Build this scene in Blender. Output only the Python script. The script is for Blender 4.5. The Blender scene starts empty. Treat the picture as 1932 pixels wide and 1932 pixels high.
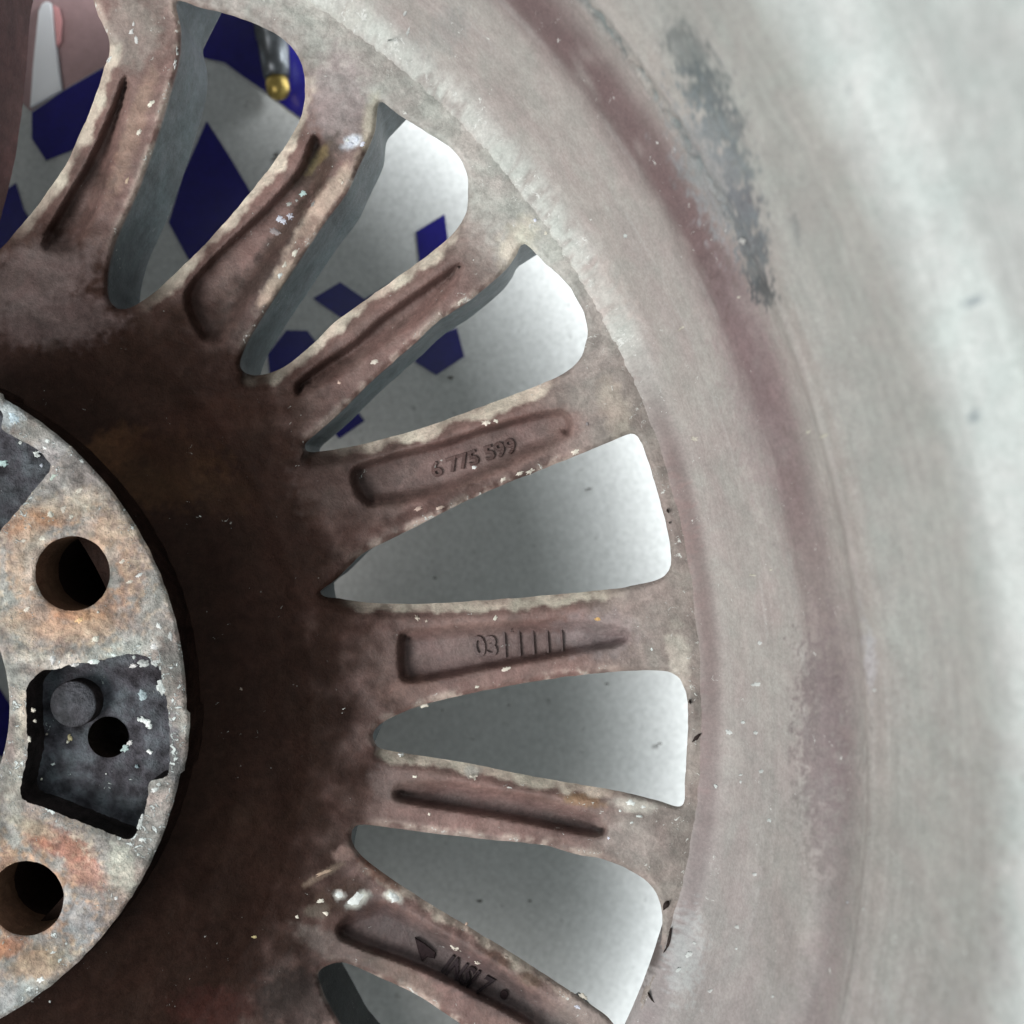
import bpy, math, random
import numpy as np
from mathutils import Vector, noise
from mathutils.geometry import delaunay_2d_cdt
random.seed(7); rng = np.random.default_rng(7)
sc = bpy.context.scene
# ------------------------------------------------------------------ camera
HC = 0.311            # lens height above the floor tiles (metres)
F = 1890.0            # focal length in units of a 1932 px wide frame
cam = bpy.data.cameras.new('camera'); co = bpy.data.objects.new('camera', cam); sc.collection.objects.link(co)
co.location = (0, 0, HC); co.rotation_euler = (0, 0, 0)
cam.sensor_width = 36; cam.lens = 36 * F / 1932; cam.clip_start = 0.005; cam.clip_end = 20
cam.dof.use_dof = True; cam.dof.focus_distance = 0.232; cam.dof.aperture_fstop = 13
sc.camera = co
# ------------------------------------------------------------------ light
w = bpy.data.worlds.new('World'); sc.world = w; w.use_nodes = True
w.node_tree.nodes['Background'].inputs[0].default_value = (0.82, 0.94, 0.98, 1)
w.node_tree.nodes['Background'].inputs[1].default_value = 0.60
def area(name, loc, target, size, power, color):
    l = bpy.data.lights.new(name, 'AREA'); l.size = size; l.energy = power; l.color = color
    o = bpy.data.objects.new(name, l); sc.collection.objects.link(o); o.location = loc
    o.rotation_euler = (Vector(target) - Vector(loc)).to_track_quat('-Z', 'Y').to_euler(); return o
area('window_light', (-0.70, -0.35, 0.80), (0.02, 0.0, 0.10), 0.5, 9.8, (1.0, 0.98, 0.965))
area('under_rim_fill', (0.70, 0.36, 0.46), (0.05, 0.04, -0.03), 0.38, 28.0, (0.92, 0.97, 1.0))  # added lamp without a known source, brightens the floor under the rim
sc.view_settings.view_transform = 'Standard'; sc.view_settings.look = 'None'
sc.view_settings.exposure = 0.25; sc.view_settings.gamma = 1; sc.view_settings.use_curve_mapping = False

# ------------------------------------------------------------------ helpers
def P(u, v, z):
    """world point seen at frame position (u, v) at height z"""
    s = (HC - z) / F
    return np.stack([(u - 966) * s, (966 - v) * s, z + 0 * u], -1)
def proj(p):
    s = (HC - p[..., 2]) / F
    return p[..., 0] / s + 966, 966 - p[..., 1] / s
ZH = 0.0900                                   # hub face height
S_H = (HC - ZH) / F
CX, CY = (-313 - 966) * S_H, (966 - 1335) * S_H   # wheel axis (world)
def sst(a, b, x):
    t = np.clip((x - a) / (b - a), 0, 1); return t * t * (3 - 2 * t)
def catmull(pts, step=6.0, closed=True):
    p = np.array(pts, float); n = len(p); out = []
    for i in range(n if closed else n - 1):
        a, b, c, d = p[(i - 1) % n], p[i], p[(i + 1) % n], p[(i + 2) % n]
        if not closed:
            a = p[max(i - 1, 0)]; d = p[min(i + 2, n - 1)]
        m = max(1, int(np.hypot(*(c - b)) / step))
        # centripetal-ish: limit tangents so corners stay tight
        L = np.hypot(*(c - b)); t1 = (c - a) / 2; t2 = (d - b) / 2
        for t in (t1, t2):
            q = np.hypot(*t)
            if q > L: t *= L / q
        for k in range(m):
            s = k / m
            h0 = 2*s**3 - 3*s**2 + 1; h1 = s**3 - 2*s**2 + s; h2 = -2*s**3 + 3*s**2; h3 = s**3 - s**2
            out.append(h0 * b + h1 * t1 + h2 * c + h3 * t2)
    return np.array(out)
def inside(poly, q):
    x, y = q[:, 0], q[:, 1]; r = np.zeros(len(q), bool)
    x0, y0 = poly[:, 0], poly[:, 1]; x1, y1 = np.roll(x0, -1), np.roll(y0, -1)
    for a, b, c, d in zip(x0, y0, x1, y1):
        if b == d: continue
        m = ((b > y) != (d > y)) & (x < (c - a) * (y - b) / (d - b) + a); r ^= m
    return r
def near(outl, q):
    """distance from q to the closest vertex-segment of outline, and the vector to it"""
    D = np.full(len(q), 1e9); V = np.zeros((len(q), 2))
    a = outl; b = np.roll(outl, -1, 0)
    for i in range(0, len(q), 4000):
        c = q[i:i + 4000, None, :]; ab = (b - a)[None]; t = ((c - a[None]) * ab).sum(-1) / np.maximum((ab ** 2).sum(-1), 1e-9)
        t = np.clip(t, 0, 1)[..., None]; w_ = a[None] + t * ab - c; d = np.hypot(w_[..., 0], w_[..., 1])
        k = d.argmin(1); r = np.arange(len(k)); D[i:i + 4000] = d[r, k]; V[i:i + 4000] = w_[r, k]
    return D, V
def seg_normal(outl, q):
    """unit normal of the closest outline segment, pointing into the outline"""
    c = (outl + np.roll(outl, -1, 0)) / 2; e = np.roll(outl, -1, 0) - outl
    k = np.concatenate([((q[i:i + 4000, None] - c[None]) ** 2).sum(-1).argmin(1) for i in range(0, len(q), 4000)])
    n = np.stack([-e[:, 1], e[:, 0]], -1); n = (np.roll(n, 1, 0) + n + np.roll(n, -1, 0)); n /= np.hypot(n[:, 0], n[:, 1])[:, None] + 1e-9
    x, y = outl[:, 0], outl[:, 1]; area_ = (x * np.roll(y, -1) - np.roll(x, -1) * y).sum()
    return n[k] * (1 if area_ > 0 else -1)
def nz(x, y, z=0.0, oct=3):
    return np.array([noise.fractal(Vector((a, b, z)), 1.0, 2.0, oct) for a, b in zip(np.ravel(x), np.ravel(y))]).reshape(np.shape(x))
def triangulate(outer, holes, spacing):
    """spacing(u, v) -> wanted point spacing; returns points and triangles inside outer, outside holes"""
    loops = [outer] + holes; pts = []; edges = []
    for l in loops:
        k = len(pts); n = len(l); pts += [tuple(p) for p in l]; edges += [(k + i, k + (i + 1) % n) for i in range(n)]
    lo = outer.min(0); hi = outer.max(0); cand = []
    FINE = spacing('fine'); COARSE = spacing('coarse'); box = spacing('box')
    def grid(s, x0, y0, x1, y1):
        g = []; r = 0; y = y0
        while y < y1:
            x = x0 + (s / 2 if r % 2 else 0)
            while x < x1: g.append((x, y)); x += s
            y += s * 0.866; r += 1
        g = np.array(g, float).reshape(-1, 2); return g + rng.uniform(-.12, .12, g.shape) * s
    f = grid(FINE, max(lo[0], box[0]), max(lo[1], box[1]), min(hi[0], box[2]), min(hi[1], box[3]))
    c = grid(COARSE, lo[0], lo[1], hi[0], hi[1])
    m = (c[:, 0] > box[0]) & (c[:, 0] < box[2]) & (c[:, 1] > box[1]) & (c[:, 1] < box[3]); c = c[~m]
    for g in (f, c):
        ok = inside(outer, g)
        for h in holes: ok &= ~inside(h, g)
        g = g[ok]
        if len(g):
            d = np.min([near(l, g)[0] for l in loops], 0); g = g[d > FINE * .45]
        cand.append(g)
    g = np.concatenate(cand); pts += [tuple(p) for p in g]
    r = delaunay_2d_cdt([Vector(p) for p in pts], edges, [], 0, 1e-5)
    vs = np.array([tuple(v) for v in r[0]]); ts = np.array([t for t in r[2] if len(t) == 3])
    cen = vs[ts].mean(1); ok = inside(outer, cen)
    for h in holes: ok &= ~inside(h, cen)
    ts = ts[ok]
    a = vs[ts[:, 1]] - vs[ts[:, 0]]; b = vs[ts[:, 2]] - vs[ts[:, 0]]; cr = a[:, 0] * b[:, 1] - a[:, 1] * b[:, 0]
    fl = cr > 0; ts[fl] = ts[fl][:, ::-1]            # v points down in the frame, so flip to face up
    return vs, ts
def vnormals(P3, T):
    n = np.cross(P3[T[:, 1]] - P3[T[:, 0]], P3[T[:, 2]] - P3[T[:, 0]]); N = np.zeros_like(P3)
    for k in range(3): np.add.at(N, T[:, k], n)
    return N / np.maximum(np.linalg.norm(N, axis=1, keepdims=True), 1e-12)

class Mesh:
    """collects points, faces, colours (rgb + speck amount) and normals, then links them as one object"""
    def __init__(s): s.v = []; s.f = []; s.c = []; s.n = []; s.k = 0
    def add(s, V, Fc, C, N=None):
        V = np.asarray(V, float); C = np.asarray(C, float)
        if C.ndim == 1: C = np.tile(C, (len(V), 1))
        if C.shape[1] == 3: C = np.concatenate([C, np.full((len(C), 1), .3)], 1)
        s.v.append(V); s.c.append(C); s.f += [tuple(int(i) + s.k for i in f) for f in Fc]
        s.n.append(N if N is not None else np.full(V.shape, np.nan)); s.k += len(V)
    def build(s, name, mat, parent=None, smooth=True, uv=None):
        V = np.concatenate(s.v); me = bpy.data.meshes.new(name); me.from_pydata(V.tolist(), [], s.f); me.update()
        at = me.color_attributes.new('Col', 'FLOAT_COLOR', 'POINT'); at.data.foreach_set('color', np.concatenate(s.c).astype(np.float32).ravel())
        if smooth: me.polygons.foreach_set('use_smooth', [True] * len(me.polygons))
        N = np.concatenate(s.n)
        if smooth and not np.isnan(N).all():
            base = np.zeros(len(V) * 3, np.float32); me.vertices.foreach_get('normal', base); base = base.reshape(-1, 3)
            bad = np.isnan(N[:, 0]); N[bad] = base[bad]; me.normals_split_custom_set_from_vertices(N.tolist())
        if uv is not None:
            l = me.uv_layers.new(name='UVMap'); idx = np.zeros(len(me.loops), int); me.loops.foreach_get('vertex_index', idx)
            l.data.foreach_set('uv', uv[idx].astype(np.float32).ravel())
        me.materials.append(mat)
        o = bpy.data.objects.new(name, me); sc.collection.objects.link(o)
        if parent: o.parent = parent
        return o
# ------------------------------------------------------------------ materials
def mat_corroded(name, rough=.62, streak=0.0, bump=.35, speck_col=(.62, .62, .58), mott=1.0, spec=.3, hue=.4):
    m = bpy.data.materials.new(name); m.use_nodes = True; t = m.node_tree; N = t.nodes; L = t.links
    b = N['Principled BSDF']; b.inputs['Roughness'].default_value = rough; b.inputs['Specular IOR Level'].default_value = spec
    a = N.new('ShaderNodeAttribute'); a.attribute_name = 'Col'
    tc = N.new('ShaderNodeTexCoord')
    def tex(scale, detail=4, rough_=.6, dist=0.0, vec=None):
        x = N.new('ShaderNodeTexNoise'); x.inputs['Scale'].default_value = scale; x.inputs['Detail'].default_value = detail
        x.inputs['Roughness'].default_value = rough_; x.inputs['Distortion'].default_value = dist
        L.new(vec or tc.outputs['Object'], x.inputs['Vector']); return x
    def ramp(fac, a0, a1, v0, v1):
        r = N.new('ShaderNodeMapRange'); r.interpolation_type = 'SMOOTHSTEP'
        for k, v in zip(('From Min', 'From Max', 'To Min', 'To Max'), (a0, a1, v0, v1)): r.inputs[k].default_value = v
        L.new(fac, r.inputs['Value']); return r.outputs['Result']
    def mul(x, y):
        q = N.new('ShaderNodeMath'); q.operation = 'MULTIPLY'; L.new(x, q.inputs[0])
        if isinstance(y, float): q.inputs[1].default_value = y
        else: L.new(y, q.inputs[1])
        return q.outputs[0]
    n1 = tex(70, 5, .65, .6); n2 = tex(420, 5, .7, .3); n3 = tex(1500, 3, .7)
    f = mul(ramp(n1.outputs[0], .3, .7, 1 - .22 * mott, 1 + .22 * mott), ramp(n2.outputs[0], .3, .7, 1 - .18 * mott, 1 + .18 * mott))
    f = mul(f, ramp(n3.outputs[0], .3, .7, .90, 1.10))
    if streak:
        mp = N.new('ShaderNodeMapping'); mp.inputs['Scale'].default_value = (9, 520, 1); L.new(tc.outputs['UV'], mp.inputs[0])
        s1 = tex(1.0, 6, .6, .2, mp.outputs[0]); f = mul(f, ramp(s1.outputs[0], .3, .7, 1 - streak, 1 + streak))
    L.new(ramp(a.outputs['Fac'], .006, .09, .04, spec), b.inputs['Specular IOR Level'])
    vm = N.new('ShaderNodeVectorMath'); vm.operation = 'SCALE'; L.new(a.outputs['Color'], vm.inputs[0]); L.new(f, vm.inputs['Scale'])
    # hue drift pink / green like old dust
    hn = tex(110, 3, .6, .5); hm = N.new('ShaderNodeMix'); hm.data_type = 'RGBA'; hm.blend_type = 'MULTIPLY'; hm.inputs['Factor'].default_value = hue
    cr = N.new('ShaderNodeValToRGB'); cr.color_ramp.elements[0].position = .36; cr.color_ramp.elements[0].color = (1.08, .95, .95, 1)
    cr.color_ramp.elements[1].position = .66; cr.color_ramp.elements[1].color = (.93, 1.03, 1.0, 1); L.new(hn.outputs[0], cr.inputs[0])
    L.new(vm.outputs[0], hm.inputs['A']); L.new(cr.outputs[0], hm.inputs['B'])
    # oxide specks, amount from the attribute's alpha
    sn = tex(620, 3, .75, .8); sn2 = tex(90, 3, .6)
    sub = N.new('ShaderNodeMath'); sub.operation = 'MULTIPLY_ADD'; L.new(a.outputs['Alpha'], sub.inputs[0]); sub.inputs[1].default_value = .22; L.new(sn.outputs[0], sub.inputs[2])
    sub2 = N.new('ShaderNodeMath'); sub2.operation = 'MULTIPLY_ADD'; L.new(sn2.outputs[0], sub2.inputs[0]); sub2.inputs[1].default_value = .35; L.new(sub.outputs[0], sub2.inputs[2])
    sm = ramp(sub2.outputs[0], .90, .98, 0, .9)
    mx = N.new('ShaderNodeMix'); mx.data_type = 'RGBA'; L.new(sm, mx.inputs['Factor']); L.new(hm.outputs['Result'], mx.inputs['A']); mx.inputs['B'].default_value = (*speck_col, 1)
    L.new(mx.outputs['Result'], b.inputs['Base Color'])
    ad = N.new('ShaderNodeMath'); ad.operation = 'MULTIPLY_ADD'; L.new(n2.outputs[0], ad.inputs[0]); ad.inputs[1].default_value = 1.6; L.new(n3.outputs[0], ad.inputs[2])
    ad2 = N.new('ShaderNodeMath'); ad2.operation = 'ADD'; L.new(ad.outputs[0], ad2.inputs[0]); L.new(mul(sm, 1.2), ad2.inputs[1])
    bp = N.new('ShaderNodeBump'); bp.inputs['Strength'].default_value = bump; bp.inputs['Distance'].default_value = .0005
    L.new(ad2.outputs[0], bp.inputs['Height']); L.new(bp.outputs[0], b.inputs['Normal'])
    return m
M_SPOKE = mat_corroded('grimy_cast_alloy', rough=.55, bump=.4)
M_DISC = mat_corroded('bolt_hole_alloy', rough=.7, bump=.5, speck_col=(.16, .11, .09), spec=.08)
M_BARREL = mat_corroded('dusty_barrel_alloy', rough=.6, streak=.05, hue=.22, bump=.10, speck_col=(.60, .60, .57), mott=.40)
M_PAD = mat_corroded('rusty_hub_face', rough=.65, bump=.9, speck_col=(.66, .70, .68), mott=2.1, hue=.5)
def mat_plain(name, col, rough=.4, metal=0.0, coat=0.0, nscale=300, namp=.12, bump=0.0, spots=False):
    m = bpy.data.materials.new(name); m.use_nodes = True; t = m.node_tree; N = t.nodes; L = t.links
    b = N['Principled BSDF']; b.inputs['Roughness'].default_value = rough; b.inputs['Metallic'].default_value = metal; b.inputs['Coat Weight'].default_value = coat
    b.inputs['Coat Roughness'].default_value = .12
    tc = N.new('ShaderNodeTexCoord'); n = N.new('ShaderNodeTexNoise'); n.inputs['Scale'].default_value = nscale; n.inputs['Detail'].default_value = 6; n.inputs['Roughness'].default_value = .7
    L.new(tc.outputs['Object'], n.inputs['Vector'])
    r = N.new('ShaderNodeValToRGB'); c = np.array(col)
    r.color_ramp.elements[0].position = .3; r.color_ramp.elements[0].color = (*(c * (1 - namp)), 1)
    r.color_ramp.elements[1].position = .7; r.color_ramp.elements[1].color = (*(c * (1 + namp)), 1)
    L.new(n.outputs[0], r.inputs[0]); out = r.outputs[0]
    if spots:
        v = N.new('ShaderNodeTexNoise'); v.inputs['Scale'].default_value = 190; v.inputs['Detail'].default_value = 4; L.new(tc.outputs['Object'], v.inputs['Vector'])
        rr = N.new('ShaderNodeMapRange'); rr.inputs['From Min'].default_value = .68; rr.inputs['From Max'].default_value = .76; L.new(v.outputs[0], rr.inputs['Value']); rr.inputs['To Max'].default_value = .55
        mx = N.new('ShaderNodeMix'); mx.data_type = 'RGBA'; L.new(rr.outputs[0], mx.inputs['Factor']); L.new(out, mx.inputs['A']); mx.inputs['B'].default_value = (.12, .11, .10, 1); out = mx.outputs['Result']
        rn = N.new('ShaderNodeMapRange'); rn.inputs['To Min'].default_value = rough - .08; rn.inputs['To Max'].default_value = rough + .12; L.new(n.outputs[0], rn.inputs['Value']); L.new(rn.outputs[0], b.inputs['Roughness'])
    L.new(out, b.inputs['Base Color'])
    if bump:
        bp = N.new('ShaderNodeBump'); bp.inputs['Strength'].default_value = bump; bp.inputs['Distance'].default_value = .0003; L.new(n.outputs[0], bp.inputs['Height']); L.new(bp.outputs[0], b.inputs['Normal'])
    return m
M_TILE = mat_plain('pale_tile', (.575, .575, .56), .42, nscale=520, namp=.16, bump=.08, spots=True)
M_BLUE = mat_plain('navy_tile_print', (.013, .010, .150), .30, nscale=300, namp=.2)
M_ROSE = mat_plain('rose_light_cast', (.36, .235, .235), .4, nscale=300, namp=.12)
M_GRIT = mat_plain('floor_grit', (.13, .12, .11), .8, nscale=900, namp=.3)
M_WHITE = mat_plain('white_glare', (.86, .86, .88), .35, nscale=40, namp=.04)
M_PINK = mat_plain('pink_glare', (.75, .36, .36), .4, nscale=40, namp=.05)
M_STEEL = mat_plain('dull_steel', (.16, .17, .18), .38, metal=.8, nscale=200, namp=.25)
M_WOOD = mat_plain('added_block_wood', (.30, .19, .10), .7, nscale=60, namp=.3)
M_BRASS = mat_plain('worn_brass', (.50, .37, .12), .45, metal=1.0, nscale=300, namp=.2)

# ------------------------------------------------------------------ floor with its printed navy shapes
floor = Mesh(); H = 1.5; ZF = -.032                # the wheel is raised on added blocks so light gets in under the rim
floor.add([(-H, -H, ZF), (H, -H, ZF), (H, H, ZF), (-H, H, ZF)], [(0, 1, 2, 3)], (.4, .4, .4))
BLUE = [[(60, 212), (130, 165), (200, 125), (330, 70), (300, 150), (205, 250), (150, 278), (87, 303), (60, 262)],
        [(30, 345), (45, 395), (80, 450), (60, 560), (-60, 560), (-80, 420)],
        [(390, 228), (436, 300), (480, 375), (520, 470), (450, 560), (356, 490), (318, 420), (345, 330)],
        [(300, -80), (640, -80), (700, 300), (570, 225), (500, 172), (460, 145), (424, 118), (300, 90)],
        [(785, 437), (839, 404), (846, 460), (850, 520), (792, 500)],
        [(590, 563), (642, 532), (688, 564), (740, 533), (800, 560), (700, 640), (648, 603)],
        [(505, 668), (540, 623), (580, 624), (600, 650), (560, 740), (510, 720)],
        [(783, 683), (800, 640), (862, 619), (876, 673), (823, 708)],
        [(619, 802), (667, 767), (688, 794), (640, 828)],
        [(1500, 300), (1600, 280), (1620, 380), (1520, 400)], [(-300, 900), (-200, 860), (-150, 960), (-260, 1010)],
        [(-40, 1240), (20, 1330), (30, 1440), (-60, 1400)]]
fo = floor.build('floor', M_TILE, smooth=False)
me = fo.data
import bmesh
bm = bmesh.new(); bm.from_mesh(me)
for poly in BLUE:
    q = np.array(poly, float); W = P(q[:, 0], q[:, 1], np.full(len(q), ZF + .0004))
    f = bm.faces.new([bm.verts.new(p) for p in W]); f.material_index = 1
    if f.calc_area() and f.normal.z < 0: f.normal_flip()
bmesh.ops.recalc_face_normals(bm, faces=[f for f in bm.faces if f.material_index == 1])
bm.normal_update()
for f in bm.faces:
    if f.normal.z < 0: f.normal_flip()
for (du, dv_, dr, el) in ((521, 292, 5, 1.3), (517, 300, 3, 2), (850, 712, 4, 1.6), (1112, 922, 2.5, 2.2), (1245, 1403, 2, 2.5), (905, 1700, 3, 2), (960, 1330, 2.5, 1), (1145, 1290, 2.5, 1.4), (820, 1090, 3, 1.2), (1000, 1700, 3, 1.5), (478, 380, 4, 2), (835, 1340, 2.5, 1)):
    aa = [2 * math.pi * i / 9 for i in range(9)]; rr_ = [dr * random.uniform(.6, 1.2) for _ in aa]
    q = np.array([(du + el * x * math.cos(t), dv_ + x * math.sin(t)) for x, t in zip(rr_, aa)])
    f = bm.faces.new([bm.verts.new(p) for p in P(q[:, 0], q[:, 1], np.full(9, ZF + .0006))]); f.material_index = 3; f.normal_update()
    if f.normal.z < 0: f.normal_flip()
q = np.array([(58, 210), (130, 163), (200, 123), (330, 68), (330, -60), (200, -190), (-80, -190), (-60, 100)], float)  # reddish cast of reflected light, painted onto the tiles
f = bm.faces.new([bm.verts.new(p) for p in P(q[:, 0], q[:, 1], np.full(len(q), ZF + .0002))]); f.material_index = 2; f.normal_update()
if f.normal.z < 0: f.normal_flip()
bm.to_mesh(me); bm.free(); me.materials.append(M_BLUE); me.materials.append(M_ROSE); me.materials.append(M_GRIT); fo['kind'] = 'structure'

# ------------------------------------------------------------------ traced outlines (frame units)
WIN = [
 [(-25,-80),(-35,50),(-45,150),(-60,250),(-90,370),(-120,450),(-140,500),(-130,530),(-100,528),(-60,510),(0,470),(33,433),(67,393),(100,347),(127,307),(150,253),(167,217),(187,160),(197,127),(207,103),(204,70),(186,30),(176,0),(172,-20),(165,-70),(130,-120),(60,-150),(0,-130)],
 [(333,3),(340,50),(340,93),(333,133),(317,187),(297,253),(267,340),(247,387),(217,457),(203,520),(205,565),(222,582),(247,580),(293,550),(333,513),(400,447),(483,350),(533,283),(563,233),(573,200),(575,150),(563,107),(533,73),(500,53),(433,28),(377,14)],
 [(716,193),(706,250),(679,310),(652,367),(619,410),(552,510),(517,563),(487,610),(462,655),(452,690),(470,706),(500,706),(540,690),(596,644),(629,610),(736,533),(786,497),(846,450),(872,417),(882,390),(882,333),(866,296),(842,273),(790,240),(750,215)],
 [(989,460),(973,483),(953,510),(886,567),(829,604),(786,644),(700,720),(640,780),(600,815),(575,838),(580,851),(602,852),(675,840),(798,807),(908,767),(1002,732),(1063,705),(1094,678),(1106,645),(1108,617),(1099,584),(1069,534),(1026,494)],
 [(1190,818),(1140,838),(1084,861),(1030,883),(941,918),(859,955),(798,987),(736,1018),(683,1046),(634,1093),(604,1116),(612,1125),(634,1128),(695,1137),(798,1139),(920,1132),(1043,1122),(1165,1110),(1206,1102),(1243,1093),(1261,1077),(1266,1052),(1259,1000),(1243,938),(1222,868),(1204,824)],
 [(1247,1265),(1165,1267),(1084,1275),(1002,1287),(900,1306),(798,1330),(736,1355),(708,1376),(704,1394),(716,1411),(777,1423),(879,1439),(1002,1464),(1165,1492),(1240,1510),(1287,1520),(1292,1472),(1296,1411),(1298,1340),(1294,1306),(1278,1276)],
 [(663,1574),(670,1559),(691,1556),(798,1570),(920,1584),(1022,1594),(1084,1611),(1145,1623),(1206,1652),(1235,1680),(1249,1721),(1247,1778),(1239,1815),(1210,1880),(1200,1932),(1185,1955),(1168,1945),(1145,1917),(1104,1888),(1043,1848),(961,1795),(879,1746),(798,1697),(736,1656),(687,1619),(665,1592)],
 [(600,1836),(622,1820),(645,1816),(672,1824),(720,1846),(785,1876),(868,1931),(960,2000),(1040,2070),(1055,2130),(1000,2190),(900,2200),(780,2150),(720,2050),(672,1990),(640,1931),(612,1880)],
]
POCK = [
 [(236,145),(207,215),(167,303),(120,385),(80,462),(110,480),(150,470),(190,385),(216,312),(236,230),(247,165)],
 [(590,255),(608,262),(625,300),(604,370),(562,420),(522,490),(470,570),(430,640),(385,640),(350,560),(400,487),(500,393),(565,318)],
 [(868,498),(786,552),(719,600),(669,644),(600,690),(558,725),(568,748),(640,710),(720,655),(800,600),(862,535)],
 [(1060,775),(920,806),(838,834),(740,858),(668,885),(672,930),(705,955),(820,938),(920,900),(1000,862),(1075,822)],
 [(757,1195),(800,1186),(940,1174),(1100,1170),(1180,1185),(1180,1212),(1063,1236),(920,1261),(785,1286),(757,1278)],
 [(744,1488),(760,1476),(859,1476),(920,1488),(1002,1500),(1124,1536),(1145,1560),(1137,1576),(1084,1570),(961,1545),(838,1525),(748,1508)],
 [(638,1745),(655,1720),(687,1709),(728,1702),(838,1762),(940,1823),(1022,1876),(1084,1917),(1130,1965),(1100,2010),(1030,1965),(994,1932),(900,1880),(798,1831),(675,1786),(640,1768)],
]
winp = []
for wdw in WIN:
    o = catmull(wdw, 6); d = nz(o[:, 0] / 22, o[:, 1] / 22, 3.1, 3)          # slightly ragged, corroded edge
    c = o.mean(0); n = (o - c); n /= np.hypot(n[:, 0], n[:, 1])[:, None]
    winp.append(o + n * d[:, None] * 1.3)
pockp = [catmull(p, 6) for p in POCK]
HUB = np.array([-313., 1335.])
def arc(r, a0, a1, step=7.0, c=HUB):
    n = max(3, int(abs(math.radians(a1 - a0)) * r / step)); t = np.radians(np.linspace(a0, a1, n))
    return np.stack([c[0] + r * np.cos(t), c[1] - r * np.sin(t)], -1)
A0, A1, RWEB, RDISC = -50, 99, 1672, 985
outer = np.concatenate([arc(RWEB, A0, A1, 9), arc(RDISC, A1, A0 + 360, 12)])
inner = arc(560, 0, 359.2, 9)
def web_sp(k, *a): return {'fine': 5.4, 'coarse': 15, 'box': (-60, -40, 1500, 2000)}.get(k, 1)
vs, ts = triangulate(outer, [inner] + winp, web_sp)
r = np.hypot(*(vs - HUB).T)
Dw = []; Vw = []
for o in winp:
    d, v = near(o, vs); Dw.append(d); Vw.append(v)
Dw = np.array(Dw); Vw = np.array(Vw); kw = Dw.argmin(0); idx = np.arange(len(vs)); d = Dw[kw, idx]; dv = Vw[kw, idx]
dirn = dv / np.maximum(np.hypot(dv[:, 0], dv[:, 1]), 1e-6)[:, None]
for k_, o in enumerate(winp):
    m_ = (kw == k_) & (d < 6); dirn[m_] = seg_normal(o, vs[m_])
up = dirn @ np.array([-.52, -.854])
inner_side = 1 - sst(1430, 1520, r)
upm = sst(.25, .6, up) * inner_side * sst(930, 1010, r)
base = np.interp(r, [540, 665, 780, 900, 1050, 1250, 1450, 1560, 1640], [.0815, .0810, .0745, .0700, .0695, .0725, .0765, .0790, .0795])
z = base.copy()
n_low = nz(vs[:, 0] / 60, vs[:, 1] / 60, 1.0, 3); n_mid = nz(vs[:, 0] / 16, vs[:, 1] / 16, 7.0, 3)
cw = 30 + 3 * n_low
z -= upm * .0032 * np.clip(1 - d / cw, 0, 1) ** 1.15
z -= (1 - upm) * .0010 * np.clip(1 - d / 9, 0, 1) ** 2
pin = np.zeros(len(vs)); crev = np.zeros(len(vs)); nlo_ = n_low
for pk in pockp:
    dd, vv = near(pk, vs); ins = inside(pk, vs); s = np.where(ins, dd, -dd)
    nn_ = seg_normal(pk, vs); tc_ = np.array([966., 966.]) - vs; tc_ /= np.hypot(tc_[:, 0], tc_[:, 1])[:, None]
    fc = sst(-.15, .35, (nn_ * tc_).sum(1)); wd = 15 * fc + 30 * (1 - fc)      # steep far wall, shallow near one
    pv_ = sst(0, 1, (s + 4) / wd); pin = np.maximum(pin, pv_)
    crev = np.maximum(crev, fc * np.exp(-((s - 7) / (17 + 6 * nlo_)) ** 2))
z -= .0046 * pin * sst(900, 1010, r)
z += .00035 * n_low + .00008 * n_mid * (1 - .6 * pin)
W3 = P(vs[:, 0], vs[:, 1], z)
# -------- colours (grime, rust, bare metal and oxide on the casting, plus painted light and shade)
def mixc(c, new, k): k = k[:, None]; return c * (1 - k) + np.array(new)[None] * k
def blobs(c, u, v, lst, wob=0.0):
    for (bu, bv, ru, rv, rot, col, k) in lst:
        a = math.radians(rot); x = (u - bu) * math.cos(a) - (v - bv) * math.sin(a); y = (u - bu) * math.sin(a) + (v - bv) * math.cos(a)
        q = np.sqrt((x / ru) ** 2 + (y / rv) ** 2) + wob
        c = mixc(c, col, k * (1 - sst(.55, 1.15, q)))
    return c
SPOKE = (.180, .112, .098)
col = np.tile(np.array(SPOKE), (len(vs), 1))
ang = np.degrees(np.arctan2(HUB[1] - vs[:, 1], vs[:, 0] - HUB[0]))
col = mixc(col, (.235, .20, .18), sst(1380, 1560, r))                      # outer ends dustier
col = mixc(col, (.41, .40, .37), sst(1470, 1570, r + 25 * n_mid) * sst(20, 32, ang) * .85)
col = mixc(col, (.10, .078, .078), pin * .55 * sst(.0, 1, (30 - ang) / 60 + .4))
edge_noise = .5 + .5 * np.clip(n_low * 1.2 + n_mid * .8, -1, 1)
col = mixc(col, (.048, .022, .019), crev * .50)  # steep pocket walls: grime together with their shade painted in
beige = upm * sst(0, .35, (1 - d / (22 + 16 * n_low + 3 * n_mid))) * (.45 + .55 * sst(-.35, .25, n_low + .3 * n_mid))  # worn edges, painted paler still on the sides that face the light
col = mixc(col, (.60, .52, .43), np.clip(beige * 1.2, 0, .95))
lowe = (1 - upm) * inner_side * sst(960, 1080, r) * (1 - sst(4, 20, d)) * sst(.35, .62, edge_noise)
col = mixc(col, (.44, .36, .31), lowe * .8)
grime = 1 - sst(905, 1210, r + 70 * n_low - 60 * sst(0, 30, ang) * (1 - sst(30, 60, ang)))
gk = np.where(ang > 55, 1 - .22 * sst(55, 80, ang), 1.0)
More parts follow.
